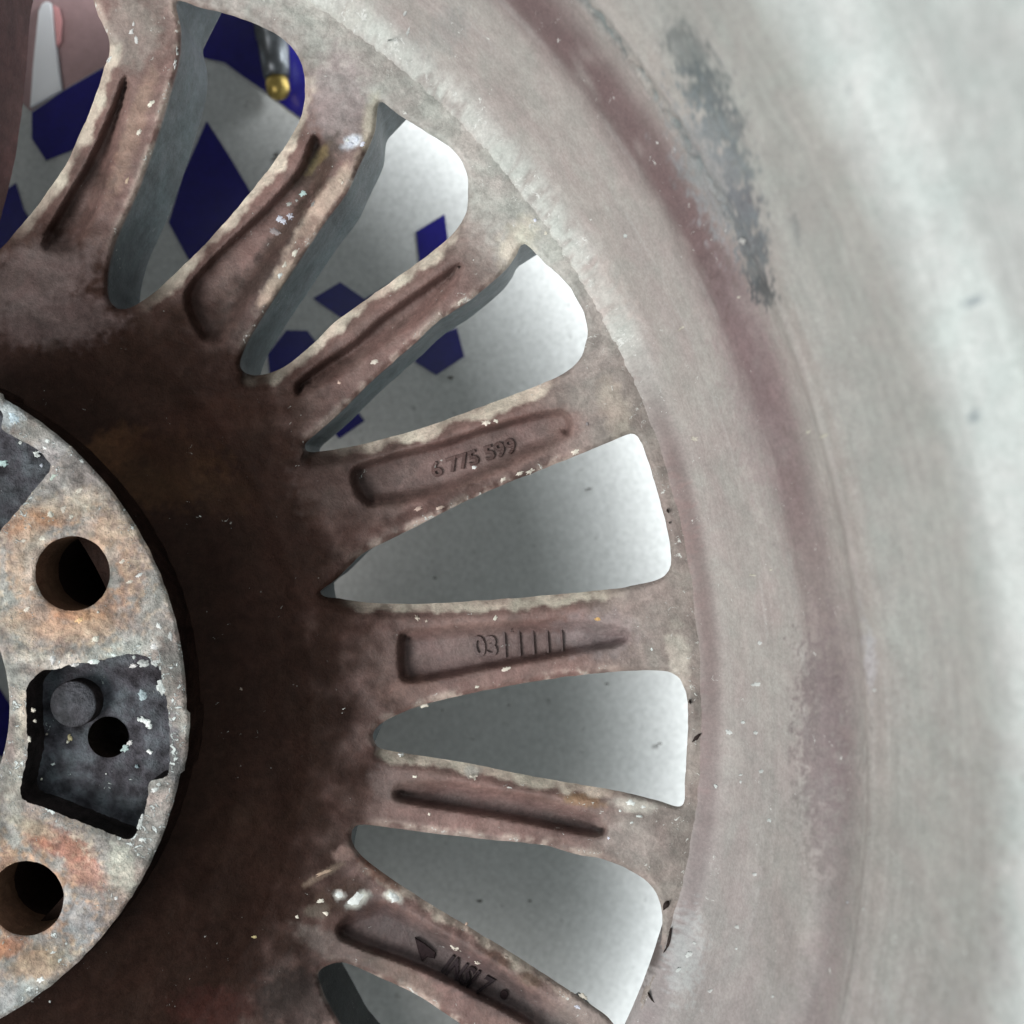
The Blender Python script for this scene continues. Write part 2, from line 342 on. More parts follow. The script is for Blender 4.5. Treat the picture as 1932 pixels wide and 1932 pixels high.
col = mixc(col, (.0165, .0080, .0056), grime * .985 * gk)
u, v = vs[:, 0], vs[:, 1]
col = blobs(col, u, v, [
 (640, 190, 60, 110, 0, (.27, .23, .23), .6), (600, 320, 34, 90, -28, (.055, .038, .030), .8), (520, 470, 26, 190, -38, (.05, .034, .028), .75),
 (690, 290, 20, 55, -25, (.05, .025, .02), .85), (665, 268, 22, 14, 30, (.62, .64, .70), .85),
 (500, 560, 60, 120, -35, (.055, .037, .033), .7), (600, 300, 10, 40, -35, (.26, .20, .09), .5),
 (606, 392, 20, 130, -34, (.46, .36, .29), .85), (522, 530, 15, 70, -34, (.44, .34, .27), .8), (575, 440, 14, 40, -34, (.16, .09, .07), .6), (560, 470, 10, 30, -34, (.13, .07, .06), .6),
 (700, 230, 18, 60, -8, (.46, .42, .33), .6), (975, 460, 35, 60, -30, (.50, .46, .38), .7), (1160, 770, 30, 70, 18, (.42, .36, .30), .5),
 (250, 60, 60, 80, 0, (.30, .27, .24), .6), (90, 600, 150, 60, 0, (.08, .055, .052), .7), (70, 520, 140, 70, 20, (.12, .085, .08), .5),
 (390, 150, 60, 200, 15, (.20, .15, .13), .2), (250, 250, 20, 150, -18, (.30, .20, .15), .5),
 (660, 900, 120, 90, 0, (.05, .034, .030), .55), (830, 950, 160, 16, 22, (.045, .022, .018), .7), (1000, 885, 60, 12, 30, (.06, .04, .035), .6),
 (960, 930, 90, 10, 24, (.46, .40, .34), .6), (1060, 880, 50, 10, 25, (.50, .44, .38), .6),
 (310, 890, 130, 80, 10, (.050, .024, .011), .5), (215, 850, 70, 45, 30, (.075, .034, .014), .6), (430, 930, 60, 50, 0, (.035, .018, .010), .4), (340, 820, 160, 60, 20, (.022, .010, .007), .6), (420, 1500, 90, 160, 0, (.020, .010, .007), .6), 
 (1130, 1195, 90, 50, 0, (.24, .20, .20), .5), (1280, 1240, 24, 70, 8, (.42, .38, .33), .8), (770, 1300, 60, 26, 5, (.14, .08, .065), .5),
 (980, 1490, 210, 12, -12, (.16, .10, .085), .4), (1100, 1510, 45, 14, -12, (.26, .16, .08), .6), (890, 1455, 20, 12, 0, (.60, .58, .52), .8), (1200, 1520, 50, 16, -8, (.48, .45, .40), .7),
 (910, 1586, 200, 14, -7, (.20, .165, .15), .6), (1200, 1590, 70, 45, -20, (.27, .235, .215), .6), (740, 1475, 50, 40, 0, (.10, .075, .068), .5),
 (640, 1690, 60, 30, 20, (.05, .03, .022), .8), (676, 1698, 28, 13, 38, (.50, .50, .45), .95), (640, 1688, 13, 10, 0, (.52, .50, .46), .95), (742, 1692, 20, 13, -30, (.60, .58, .52), .95),
 (720, 1650, 60, 16, -38, (.10, .04, .025), .75), (650, 1610, 26, 16, 0, (.20, .12, .10), .6), (610, 1650, 50, 8, 30, (.14, .10, .07), .6), (600, 1720, 26, 18, 0, (.10, .085, .065), .45),
 (940, 1810, 40, 12, -30, (.09, .05, .03), .55), (1000, 1850, 30, 14, -30, (.16, .11, .07), .5), (640, 1790, 100, 30, -25, (.10, .085, .075), .5), (850, 1812, 240, 48, -31, (.060, .046, .046), .6), (1065, 800, 40, 34, 0, (.19, .125, .11), .7), (400, 1900, 90, 40, 0, (.035, .012, .010), .6),
 (560, 1890, 90, 70, 0, (.017, .015, .014), .7), (410, 1910, 70, 40, 0, (.034, .012, .009), .5), (760, 1840, 100, 22, -30, (.14, .105, .085), .6),
], n_mid * .35)
alpha = np.clip(.15 + .55 * lowe + .12 * beige * edge_noise - .3 * grime + .25 * sst(1500, 1600, r), 0, 1)
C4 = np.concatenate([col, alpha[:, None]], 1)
N3 = vnormals(W3, ts)
# -------- split in disc and spokes
cen = vs[ts].mean(1); rc = np.hypot(*(cen - HUB).T)
two = np.sort(np.argsort(Dw[:, ts].mean(2), 0)[:2], 0)
THK = .024
root = bpy.data.objects.new('alloy_wheel', None); sc.collection.objects.link(root); root.location = (CX, CY, .004)
root['label'] = 'dirty corroded multi-spoke alloy wheel lying face down on the tiled floor, seen from behind'; root['category'] = 'wheel'
OFF = np.array([CX, CY, .004])
# outward direction at each edge vertex (into the window): from window outlines
dirn_edge = np.zeros((len(vs), 2))
for k, o in enumerate(winp):
    m_ = (kw == k) & (d < .7); dirn_edge[m_] = dirn[m_]
# how far the underside of the casting is drawn back from each opening (draft angle of the mould)
radv = np.stack([np.cos(np.radians(ang)), np.sin(np.radians(ang)), 0 * ang], -1); ninv = np.stack([dirn[:, 0], -dirn[:, 1], 0 * ang], -1)
push_ = .019 * sst(.15, .65, -(ninv * radv).sum(1)) * sst(1250, 1350, r)
und_ = .0010 + np.select([kw == 4, kw == 5, kw == 6, kw == 7], [.003, .0085, .0100, .0], 0.0) * sst(-.2, .3, up)
DISP = (push_[:, None] * radv - ninv * und_[:, None]) * np.clip(1 - d / 130, 0, 1)[:, None]
LOW = W3 - OFF + DISP - np.array([0, 0, THK])
WALLC = (.155, .18, .19)
def walls(m, T, wc):
    e = set()
    for t in T:
        for a, b in ((t[0], t[1]), (t[1], t[2]), (t[2], t[0])): e.add((int(a), int(b)))
    rim = [(a, b) for (a, b) in e if (b, a) not in e and d[a] < .7 and d[b] < .7]
    vid = {}; V = []; Cc = []; Fq = []
    for a, b in rim:
        for i in (a, b):
            if i in vid: continue
            vid[i] = len(V)
            for k, (dz, f) in enumerate(((0, 0), (.0015, .1), (.010, .5), (THK, 1))):
                V.append(W3[i] - OFF + DISP[i] * f - np.array([0, 0, dz]))
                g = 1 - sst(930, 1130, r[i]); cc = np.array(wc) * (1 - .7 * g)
                if kw[i] == 7: cc = np.array((.028, .031, .031))  # lowest window: its shade is painted into the wall colour
                if k == 0: cc = C4[i, :3]
                Cc.append([*cc, .15])
    for a, b in rim:
        A, B = vid[a], vid[b]
        for k in range(3): Fq.append((B + k, A + k, A + k + 1, B + k + 1))
    if V: m.add(V, Fq, np.array(Cc))
# ------------------------------------------------------------------ flakes: small lumps of white oxide / paint sitting on a part
def flakes(m, lst, zfun, off=OFF):
    for (fu, fv, fr, fc, *ex) in lst:
        el = ex[0] if ex else 1.0; ro = math.radians(ex[1]) if len(ex) > 1 else random.uniform(0, 3)
        n = 18; pts = []
        for ring, hh in ((1.0, -.0001), (.78, .00008), (.3, .00013)):
            for i in range(n):
                t = 2 * math.pi * i / n; rr = .74 * fr * ring * (1 + .75 * noise.noise(Vector((math.cos(t) * 2.4 + fu, math.sin(t) * 2.4 + fv, ring * .3))))
                x, y = rr * math.cos(t) * el, rr * math.sin(t)
                uu, vv = fu + x * math.cos(ro) - y * math.sin(ro), fv + x * math.sin(ro) + y * math.cos(ro)
                p = zfun(uu, vv); q = np.array(p) - off; q[2] += hh
                if zfun is barrel_pt:
                    nrm = np.array([CX - p[0], CY - p[1], 0]); nrm /= np.linalg.norm(nrm); q = np.array(p) - off + nrm * (hh + .0001)
                pts.append(q)
        Fc = []
        for k in range(2):
            for i in range(n): j = (i + 1) % n; Fc.append((k * n + j, k * n + i, (k + 1) * n + i, (k + 1) * n + j))
        Fc.append(tuple(2 * n + i for i in range(n))[::-1])
        m.add(np.array(pts), Fc, (*fc, 0))
def web_pt(uu, vv):
    i = ((vs[:, 0] - uu) ** 2 + (vs[:, 1] - vv) ** 2).argmin(); return P(np.array(float(uu)), np.array(float(vv)), z[i])
WHT = (.62, .64, .62); CRM = (.60, .56, .48); GRN = (.38, .50, .48); LIL = (.52, .53, .60)
disc_mask = rc < RDISC
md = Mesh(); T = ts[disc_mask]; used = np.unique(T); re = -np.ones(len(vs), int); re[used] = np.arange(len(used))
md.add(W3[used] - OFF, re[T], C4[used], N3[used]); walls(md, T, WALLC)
md.add(LOW[used], re[T][:, ::-1], (.3, .3, .3, .1))
def barrel_pt(u_, v_): return (0, 0, 0)
flakes(md, [(480, 1768, 5, (.42, .36, .18), 1.5, 5), (560, 1730, 5, CRM), (455, 1300, 4, (.2, .16, .13)), (718, 1375, 0.1, CRM)], web_pt)
disc = md.build('centre_disc', M_SPOKE, root)
FL = {4: [(918, 797, 7, CRM, 1.6, 160), (936, 794, 5, CRM, 1.4, 0), (895, 882, 5, WHT, 1.3, 0), (1108, 800, 5, (.2, .18, .18)), (790, 960, 6, (.34, .26, .22), 2, -25), (830, 958, 5, (.45, .36, .3), 2, -20), (1085, 853, 7, CRM, 1.6, -25), (950, 905, 5, CRM, 2, -35), (1000, 890, 6, CRM, 2, -30), (980, 893, 5, CRM, 2, -20)],
      5: [(787, 1166, 6, (.42, .36, .30), 1.4, 60), (805, 1172, 4, (.42, .36, .30)), (935, 1166, 5, CRM, 1.5, -40), (955, 1262, 6, CRM, 1.8, -20), (1127, 1168, 5, (.5, .30, .12), 1.6, -10), (800, 1332, 4, CRM, 3, -15), (1230, 1225, 4, WHT), (900, 1296, 4, CRM, 1.5, 0)],
      6: [(893, 1463, 11, CRM, 1.2, 0), (757, 1424, 6, WHT, 1.4, 0), (783, 1465, 4, CRM, 1.6, 0), (1190, 1515, 7, WHT, 1.6, 0), (1214, 1522, 4, WHT, 2, 0), (1206, 1540, 4, WHT, 2.5, 0), (1192, 1552, 3, WHT, 2, 0), (810, 1536, 4, CRM), (1148, 1581, 4, LIL), (1170, 1530, 4, WHT)],
      7: [(955, 1806, 4, (.40, .33, .28), 1.6, 30), (742, 1693, 12, WHT, 1.5, 30), (640, 1688, 9, WHT, 1.2, 0), (672, 1698, 15, WHT, 1.6, -38), (605, 1700, 6, CRM, 1.6, 0), (615, 1723, 6, CRM, 1.5, 0), (1100, 1880, 6, CRM, 2, 30), (1090, 1900, 5, LIL, 2, 10), (860, 1790, 5, CRM, 3, 32), (900, 1817, 4, CRM, 2, 30), (880, 1743, 4, (.4, .3, .24)), (612, 1646, 5, (.3, .22, .16), 5, -25)],
      3: [(706, 683, 6, CRM, 1.8, -20), (830, 592, 5, (.45, .36, .32)), (870, 570, 6, CRM, 2, -40), (1010, 415, 5, LIL), (1030, 440, 5, CRM), (640, 722, 5, (.4, .3, .25))],
      2: [(572, 365, 8, GRN, 1.2, -50), (546, 385, 7, (.30, .30, .28), 1.3, -30), (560, 378, 4, (.30, .30, .28)), (547, 408, 8, LIL, 1.0, -30), (527, 412, 9, LIL, 1.0, 30), (534, 418, 8, LIL, 1.4, 30), (518, 436, 9, (.22, .19, .19), 1.7, 20), (590, 385, 5, (.2, .2, .19), 1.5, -50), (662, 272, 7, LIL, 1.3, 0), (673, 262, 7, LIL), (684, 272, 6, LIL, 1.4, -30), (655, 265, 5, WHT), (642, 340, 7, (.5, .4, .32)), (646, 345, 4, CRM), (556, 478, 6, CRM, 2, -60), (537, 500, 5, CRM, 2, -60), (528, 520, 5, WHT, 1.8, -50)],
      1: [(248, 60, 5, WHT, 1.6, -60), (257, 75, 6, WHT, 1.8, 70), (252, 45, 3, WHT, 2.4, -80), (206, 112, 4, WHT, 3, -60), (334, 95, 4, WHT, 3, 90), (330, 120, 4, WHT, 3, 100), (262, 250, 5, CRM, 2, -60), (285, 195, 6, CRM, 2, -50), (240, 340, 4, (.4, .3, .22), 2.5, -70)]}
spokes = {}
for k in range(-1, 8):
    key = k + 1                                            # spoke number: lies between window k and k+1
    if k == -1: msk = (~disc_mask) & (two[0] == 0) & (two[1] == 1) & (Dw[0][ts].mean(1) < Dw[1][ts].mean(1)) & False
    if 0 <= k <= 6: msk = (~disc_mask) & (two[0] == k) & (two[1] == k + 1)
    elif k == 7: continue
    if k == -1: continue
    spokes[key] = msk
covered = disc_mask.copy()
# end sectors beyond the first and last window
def side(w_i, other):                                      # triangles nearest to window w_i on the far side from `other`
    c = winp[w_i].mean(0); c2 = winp[other].mean(0); t = c - HUB; nrm = np.array([-t[1], t[0]]); s = np.sign((c2 - c) @ nrm)
    return (~disc_mask) & (two.min(0) * 0 + (Dw[w_i][ts].mean(1) <= Dw[:, ts].mean(2).min(0) + 1e-6)) .astype(bool) & (((cen - HUB) @ nrm) * s < 0)
s0 = side(0, 1); s8 = side(7, 6)
for k in spokes: spokes[k] &= ~(s0 | s8)
spokes[0] = s0; spokes[8] = s8
SPL = {0: 'reddish brown spoke at the upper left edge', 1: 'spoke with long groove beside the tall dark window', 2: 'spoke with flaking white paint marks', 3: 'grooved spoke with beige upper edge',
       4: 'spoke with cast digits 6 775 599', 5: 'spoke with cast 03 and five bars', 6: 'narrow spoke with long dark groove', 7: 'spoke with cast letters, white oxide at its root', 8: 'dark spoke at the lower left'}
spoke_obj = {}
for key, msk in spokes.items():
    T = ts[msk]
    if not len(T): continue
    used = np.unique(T); re = -np.ones(len(vs), int); re[used] = np.arange(len(used))
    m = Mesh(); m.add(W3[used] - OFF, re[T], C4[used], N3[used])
    walls(m, T, {0: (.15, .075, .07), 8: (.03, .034, .034), 7: (.10, .11, .11)}.get(key, WALLC))  # first spoke's wall carries a painted red cast, the last one's painted shade
    m.add(LOW[used], re[T][:, ::-1], (.35, .35, .34, .1))
    if key in FL: flakes(m, FL[key], web_pt)
    spoke_obj[key] = m.build('spoke', M_SPOKE, root); spoke_obj[key]['label'] = SPL[key]
# the rest of the wheel's spokes, all round
for kk in range(1, 12):
    o = spoke_obj[5].copy(); sc.collection.objects.link(o); o.parent = root; o.rotation_euler = (0, 0, math.radians(95 + 17.2 * kk))
    del o['label']

# ------------------------------------------------------------------ cast lettering on the spokes
def text_part(txt, u0, v0, u1, v1, hpx, name, parent, shear=0, lift=.0007, colr=(.10, .06, .055)):
    cu = bpy.data.curves.new('t', 'FONT'); cu.body = txt; cu.size = 1; cu.extrude = .04; cu.bevel_depth = .014; cu.shear = shear; cu.offset = .018
    ob = bpy.data.objects.new('t', cu); sc.collection.objects.link(ob); dg = bpy.context.evaluated_depsgraph_get(); dg.update()
    me_ = bpy.data.meshes.new_from_object(ob.evaluated_get(dg)); bpy.data.objects.remove(ob)
    V = np.array([tuple(v_.co) for v_ in me_.vertices]); Fc = [tuple(p.vertices) for p in me_.polygons]
    x0, x1 = V[:, 0].min(), V[:, 0].max(); y0, y1 = V[:, 1].min(), V[:, 1].max()
    t = (V[:, 0] - x0) / (x1 - x0); hgt = (V[:, 1] - y0) / (y1 - y0) * hpx
    dx, dy = u1 - u0, v1 - v0; L_ = math.hypot(dx, dy); nx, ny = dy / L_, -dx / L_
    uu = u0 + dx * t + nx * hgt; vv = v0 + dy * t + ny * hgt
    zz = np.array([z[((vs[:, 0] - a) ** 2 + (vs[:, 1] - b) ** 2).argmin()] for a, b in zip(uu, vv)])
    zl = (V[:, 2] - V[:, 2].min()) / (V[:, 2].max() - V[:, 2].min())
    zz = zz - .0003 + zl * (lift + .0003)
    m = Mesh(); m.add(P(uu, vv, zz) - OFF, Fc, (*colr, .0)); return m.build(name, M_SPOKE, parent, smooth=False)
text_part('6 775 599', 818, 903, 976, 853, 30, 'cast_lettering', spoke_obj[4], colr=(.085, .05, .045))
text_part('03', 892, 1240, 938, 1239, 40, 'cast_lettering', spoke_obj[5], shear=-.1, colr=(.12, .082, .078))
bars = Mesh()
for i, bx in enumerate((950, 978, 1004, 1031, 1058)):
    yt, yb = 1181 - i * 1.5, 1241 - i * 3.0; q = []
    for (uu, vv) in ((bx - 3.2, yt), (bx + 1.2, yt), (bx + 5.4, yb), (bx + 1.0, yb)): q.append((uu, vv))
    zb = z[((vs[:, 0] - bx) ** 2 + (vs[:, 1] - 1210) ** 2).argmin()]
    V = [P(np.array(float(a)), np.array(float(b)), zb - .0004) - OFF for a, b in q] + [P(np.array(a * .86 + (bx + 1.2) * .14), np.array(float(b)), zb + .0009) - OFF for a, b in q]
    bars.add(np.array(V), [(4, 7, 6, 5), (0, 1, 5, 4), (1, 2, 6, 5), (2, 3, 7, 6), (3, 0, 4, 7)], (.12, .082, .078, 0))
flakes(bars, [(965, 1190, 5, (.11, .075, .07))], web_pt)
bars.build('cast_bars', M_SPOKE, spoke_obj[5], smooth=False)
text_part('INSI 7', 830, 1834, 916, 1884, 40, 'cast_lettering', spoke_obj[7], shear=.15, colr=(.028, .02, .022))
mk = Mesh()
def lump(m, poly, h=.0009, c=(.022, .014, .015)):
    q = np.array(poly, float); zc = z[((vs[:, 0] - q[:, 0].mean()) ** 2 + (vs[:, 1] - q[:, 1].mean()) ** 2).argmin()]; n = len(q)
    A = P(q[:, 0], q[:, 1], np.full(n, zc - .0004)) - OFF; cc = q.mean(0); q2 = cc + (q - cc) * .85; B = P(q2[:, 0], q2[:, 1], np.full(n, zc + h)) - OFF
    m.add(np.concatenate([A, B]), [tuple(range(n, 2 * n))] + [(i, (i + 1) % n, n + (i + 1) % n, n + i) for i in range(n)], (*c, 0))
lump(mk, [(782, 1768), (800, 1778), (824, 1797), (822, 1810), (806, 1806), (796, 1815), (789, 1795)])
lump(mk, [(951 + 8 * math.cos(t / 12 * 6.283), 1877 + 10 * math.sin(t / 12 * 6.283)) for t in range(12)])
mk.build('cast_mark', M_SPOKE, spoke_obj[7], smooth=False)

# ------------------------------------------------------------------ barrel (surface of revolution round the wheel axis)
PROF = [(.0765, .1912), (.0788, .1916), (.0799, .1925), (.0807, .1940), (.0814, .1956), (.0825, .1972), (.0850, .1990), (.0900, .2008), (.0970, .2033), (.1040, .2056), (.1100, .2074),
        (.1145, .2086), (.1165, .2096), (.1190, .2108), (.1220, .2120), (.1260, .2127), (.1300, .2126), (.1328, .2122), (.1350, .2122), (.1375, .2126), (.1410, .2133), (.1500, .2146), (.1620, .2156),
        (.1720, .2164), (.1775, .2176), (.1805, .2200), (.1830, .2222), (.1865, .2230), (.1980, .2238), (.2100, .2248), (.2160, .2290), (.2180, .2350), (.2230, .2380), (.2255, .2400)]
pr = catmull(PROF, .0008, closed=False); pr = np.concatenate([pr, [PROF[-1]]])
prof_out = np.array([(.2255, .2425), (.2150, .2430), (.2120, .2330), (.1950, .2310), (.1700, .2230), (.1200, .2190), (.0900, .2070), (.0700, .2050), (.0500, .2120), (.0350, .2300), (.0200, .2330), (.0150, .2430), (.0005, .2430), (.0005, .2380), (.0060, .2320), (.0200, .2220), (.0400, .2150), (.0520, .2130), (.0560, .2120)])
nb = len(pr); full = np.concatenate([pr, prof_out]); th = np.radians(np.concatenate([np.arange(-45, 100, .16), np.arange(100, 315, 1.0)])) ; NA = len(th)
# the old rim is a little out of round
ecc = 1 + .006 * np.cos(th + .5) * 0 - .004 * np.exp(-(((np.degrees(th) + 180) % 360 - 180 - 62) / 28) ** 2) + .006 * np.exp(-((((np.degrees(th) + 180) % 360 - 180) + 12) / 18) ** 2)
TH, ZZ = np.meshgrid(th, full[:, 0]); RR = full[:, 1][:, None] * ecc[None, :]
visible = (np.arange(len(full)) < nb)[:, None] & True
seg = nz(np.cos(TH[:nb]) * 8, np.sin(TH[:nb]) * 8 , 0, 2) if False else None
X = CX + RR * np.cos(TH); Y = CY + RR * np.sin(TH)
B3 = np.stack([X, Y, ZZ], -1)
bu, bv = proj(B3)
vm_ = np.zeros(bu.shape, bool); vm_[:nb] = (bu[:nb] > -80) & (bu[:nb] < 2010) & (bv[:nb] > -80) & (bv[:nb] < 2010)
arc_l = TH * .21
n1 = np.zeros(bu.shape); n2 = np.zeros(bu.shape); n3 = np.zeros(bu.shape)
n1[vm_] = nz(arc_l[vm_] * 60, ZZ[vm_] * 130, 2.0, 4); n2[vm_] = nz(arc_l[vm_] * 420, ZZ[vm_] * 420, 5.0, 3); n3[vm_] = nz(arc_l[vm_] * 900, ZZ[vm_] * 900, 9.0, 2)
# rough corroded crest, pits in the groove
crest = np.exp(-((ZZ - .0806) / .0020) ** 2) * (np.arange(len(full)) < 60)[:, None]
deg = (np.degrees(TH) + 180) % 360 - 180
upper = sst(18, 26, deg)
RR2 = RR - crest * upper * .0009 * (n2 + .3) + crest * (1 - upper) * .0006
pit = np.exp(-((ZZ - .1290) / .0030) ** 2) * sst(20, 30, deg) * (1 - sst(52, 60, deg)) * (np.arange(len(full)) < nb)[:, None]
RR2 = RR2 + .0009 * pit * np.clip(n2 * 1.5, -1, 1) + .00012 * n1 + .00004 * n2
X = CX + RR2 * np.cos(TH); Y = CY + RR2 * np.sin(TH); ZZ2 = ZZ + crest * upper * .0007 * n3
B3 = np.stack([X, Y, ZZ2], -1); bu, bv = proj(B3)
bc = np.tile(np.array((.330, .305, .284)), (bu.size, 1)); U = bu.ravel(); V_ = bv.ravel(); zf = ZZ.ravel(); a_ = deg.ravel(); q1 = n1.ravel(); q2 = n2.ravel()
bc = mixc(bc, (.325, .285, .27), sst(-.3, .5, q1) * (1 - sst(.11, .14, zf)) * .7)
zc_ = .1225 - .0065 * sst(-8, 14, a_); wg_ = .0050 + .0022 * sst(-5, 20, a_)
grv = np.exp(-np.abs((zf - zc_) / wg_) ** 2.6) * (.62 + .38 * sst(5, 22, a_) * (1 - sst(60, 80, a_)))
bc = mixc(bc, (.118, .076, .077), grv * .92 * sst(-1.0, .3, q1 + .4))
bc = mixc(bc, (.45, .42, .40), np.exp(-((zf - .1345) / .0014) ** 2) * .45)
bc = mixc(bc, (.335, .332, .312), sst(.137, .145, zf))
for zl_, wl_, kl_ in ((.0985, .0005, .25), (.1105, .0006, .35), (.1400, .0005, .4), (.1425, .0004, .3), (.1290, .0005, .4)): bc = mixc(bc, (.45, .44, .42), np.exp(-((zf - zl_) / wl_) ** 2) * kl_ * sst(-.2, .4, q1 + .4 * q2)); bc = mixc(bc, (.435, .455, .440), sst(.168, .190, zf))  # paler towards the opening: the stronger light there is painted in
bc = mixc(bc, (.50, .51, .475), (crest * upper).ravel() * sst(-.75, .0, q2 + q1) * .85)
bc = mixc(bc, (.14, .095, .09), np.exp(-((zf - .0806) / .0016) ** 2) * (1 - sst(14, 30, a_)) * .8)
bc = mixc(bc, (.14, .17, .17), pit.ravel() * sst(-.25, .25, q2 + .5 * q1) * .8)
bc = mixc(bc, (.30, .28, .28), (1 - sst(-22, 8, a_)) * .45)
bc = blobs(bc, U, V_, [(1420, 700, 60, 300, 12, (.24, .18, .185), .35), (1560, 1440, 60, 260, 3, (.16, .125, .13), .65), (1640, 1240, 12, 70, 5, (.52, .52, .55), .5), (1280, 1010, 30, 120, 8, (.22, .15, .14), .6),
  (1240, 1790, 20, 60, -15, (.07, .055, .05), .8), (1310, 1400, 26, 120, 0, (.20, .15, .145), .7), (1290, 1800, 40, 90, 0, (.46, .49, .49), .4), (1130, 560, 60, 70, 30, (.44, .38, .35), .4),
  (1300, 105, 40, 80, 25, (.13, .145, .145), .7), (1335, 170, 44, 70, 25, (.10, .115, .12), .78), (1362, 235, 42, 70, 25, (.11, .125, .13), .78), (1385, 310, 36, 60, 20, (.12, .135, .14), .72), (1402, 390, 34, 50, 20, (.075, .075, .09), .9),
  (1420, 455, 32, 50, 20, (.09, .10, .11), .85), (1424, 505, 30, 40, 10, (.12, .135, .14), .72), (1440, 548, 24, 34, 20, (.07, .08, .085), .85), (1610, 1250, 30, 200, 3, (.24, .20, .20), .3), (1720, 1650, 170, 340, 0, (.265, .252, .232), .45), (1480, 1700, 60, 200, 0, (.25, .235, .215), .4), (1350, 330, 60, 160, 24, (.22, .24, .25), .6),
  (640, 40, 80, 40, 30, (.42, .42, .38), .5), (840, 60, 60, 40, 40, (.27, .27, .26), .4), (560, 20, 60, 16, 20, (.34, .34, .30), .4), (1840, 570, 34, 10, 10, (.33, .35, .36), .5), (1840, 785, 14, 14, 0, (.20, .23, .24), .7), (1830, 570, 20, 7, 15, (.18, .21, .22), .6), (1500, 430, 10, 30, 15, (.20, .21, .21), .5), (1600, 170, 10, 12, 0, (.22, .24, .24), .5)], q2 * .55 + n3.ravel() * .6)
hidden = (np.arange(len(full)) >= nb).repeat(NA); bc[hidden] = (.45, .45, .44)
ba = np.clip(.12 + .5 * (crest * upper).ravel() + .1 * (q1 > .2), 0, 1)
m = Mesh(); m.add((B3 - OFF).reshape(-1, 3), [], np.concatenate([bc, ba[:, None]], 1))
nr = len(full); I = np.arange(NA); J = (I + 1) % NA
for k in range(nr - 1):
    if k == nb - 1: pass
    A_ = k * NA; Bk = (k + 1) * NA
    m.f += list(zip((A_ + I).tolist(), (Bk + I).tolist(), (Bk + J).tolist(), (A_ + J).tolist()))
def barrel_pt(u_, v_):
    # walk along the viewing ray until it meets the barrel profile
    zs = np.linspace(.081, .225, 600); p = P(np.full(600, float(u_)), np.full(600, float(v_)), zs)
    a = np.arctan2(p[:, 1] - CY, p[:, 0] - CX); k = np.clip(np.round((np.degrees(a) + 45) / .16).astype(int), 0, 905)
    rr = np.hypot(p[:, 0] - CX, p[:, 1] - CY) - np.interp(zs, pr[:, 0], pr[:, 1]) * ecc[k]
    s = np.where(rr[:-1] * rr[1:] <= 0)[0]; i = s[-1] if len(s) else 300
    return p[i]
BCH = [(1310, 828, 8, CRM, 1.2, 0), (1427, 1291, 9, WHT, 1.7, -5), (1402, 1363, 5, WHT, 1.3, 0), (1426, 1382, 6, WHT, 1.2, 0), (1376, 1382, 9, WHT, 1.2, 40), (1437, 1455, 6, WHT, 1.4, 0), (1398, 1462, 4, WHT, 1.6, 0),
  (1398, 1475, 4, WHT, 1.4, 90), (1452, 1548, 6, WHT, 1.3, 0), (1424, 1650, 6, WHT, 1.2, 0), (1391, 1749, 6, WHT, 1.3, 0), (1350, 1483, 6, WHT), (1459, 1880, 5, WHT), (1434, 1213, 6, WHT, 1.3, 0), (1400, 620, 0.1, WHT),
  (1400, 455, 9, (.62, .62, .60), 1.4, 20), (765, 25, 5, WHT, 2.5, -55), (770, 60, 6, WHT, 2.5, -70), (760, 80, 6, WHT, 1.8, -60), (735, 75, 4, WHT, 2, -60), (1395, 560, 5, CRM), (1285, 620, 4, CRM, 3, -40),
  (1540, 760, 0.1, WHT), (1180, 445, 6, WHT), (1525, 815, 5, CRM, 2, -30), (1555, 822, 5, CRM, 3, -25), (1640, 835, 0.1, CRM), (1650, 845, 0.1, CRM), (1650, 1302, 5, WHT, 1, 0), (1630, 1715, 4, WHT), (1600, 1702, 4, (.45, .46, .48)), (1390, 1790, 4, WHT),
  (1340, 1870, 6, WHT, 1.5, 0), (1300, 1800, 8, WHT, 1.6, -30), (1310, 1780, 5, WHT), (1280, 1830, 6, WHT, 1.5, -50), (1455, 1075, 4, CRM), (1420, 1085, 4, CRM, 3, 0)]
BCH = [(a, b, c * .78, tuple(.75 * q for q in d_), *e) for a, b, c, d_, *e in BCH if c > 1]
flakes(m, BCH, barrel_pt)
allv = np.concatenate(m.v) + OFF
uvs = np.stack([np.arctan2(allv[:, 1] - CY, allv[:, 0] - CX) / 6.2832 + .5, allv[:, 2]], -1)
barrel = m.build('barrel', M_BARREL, root, uv=uvs)

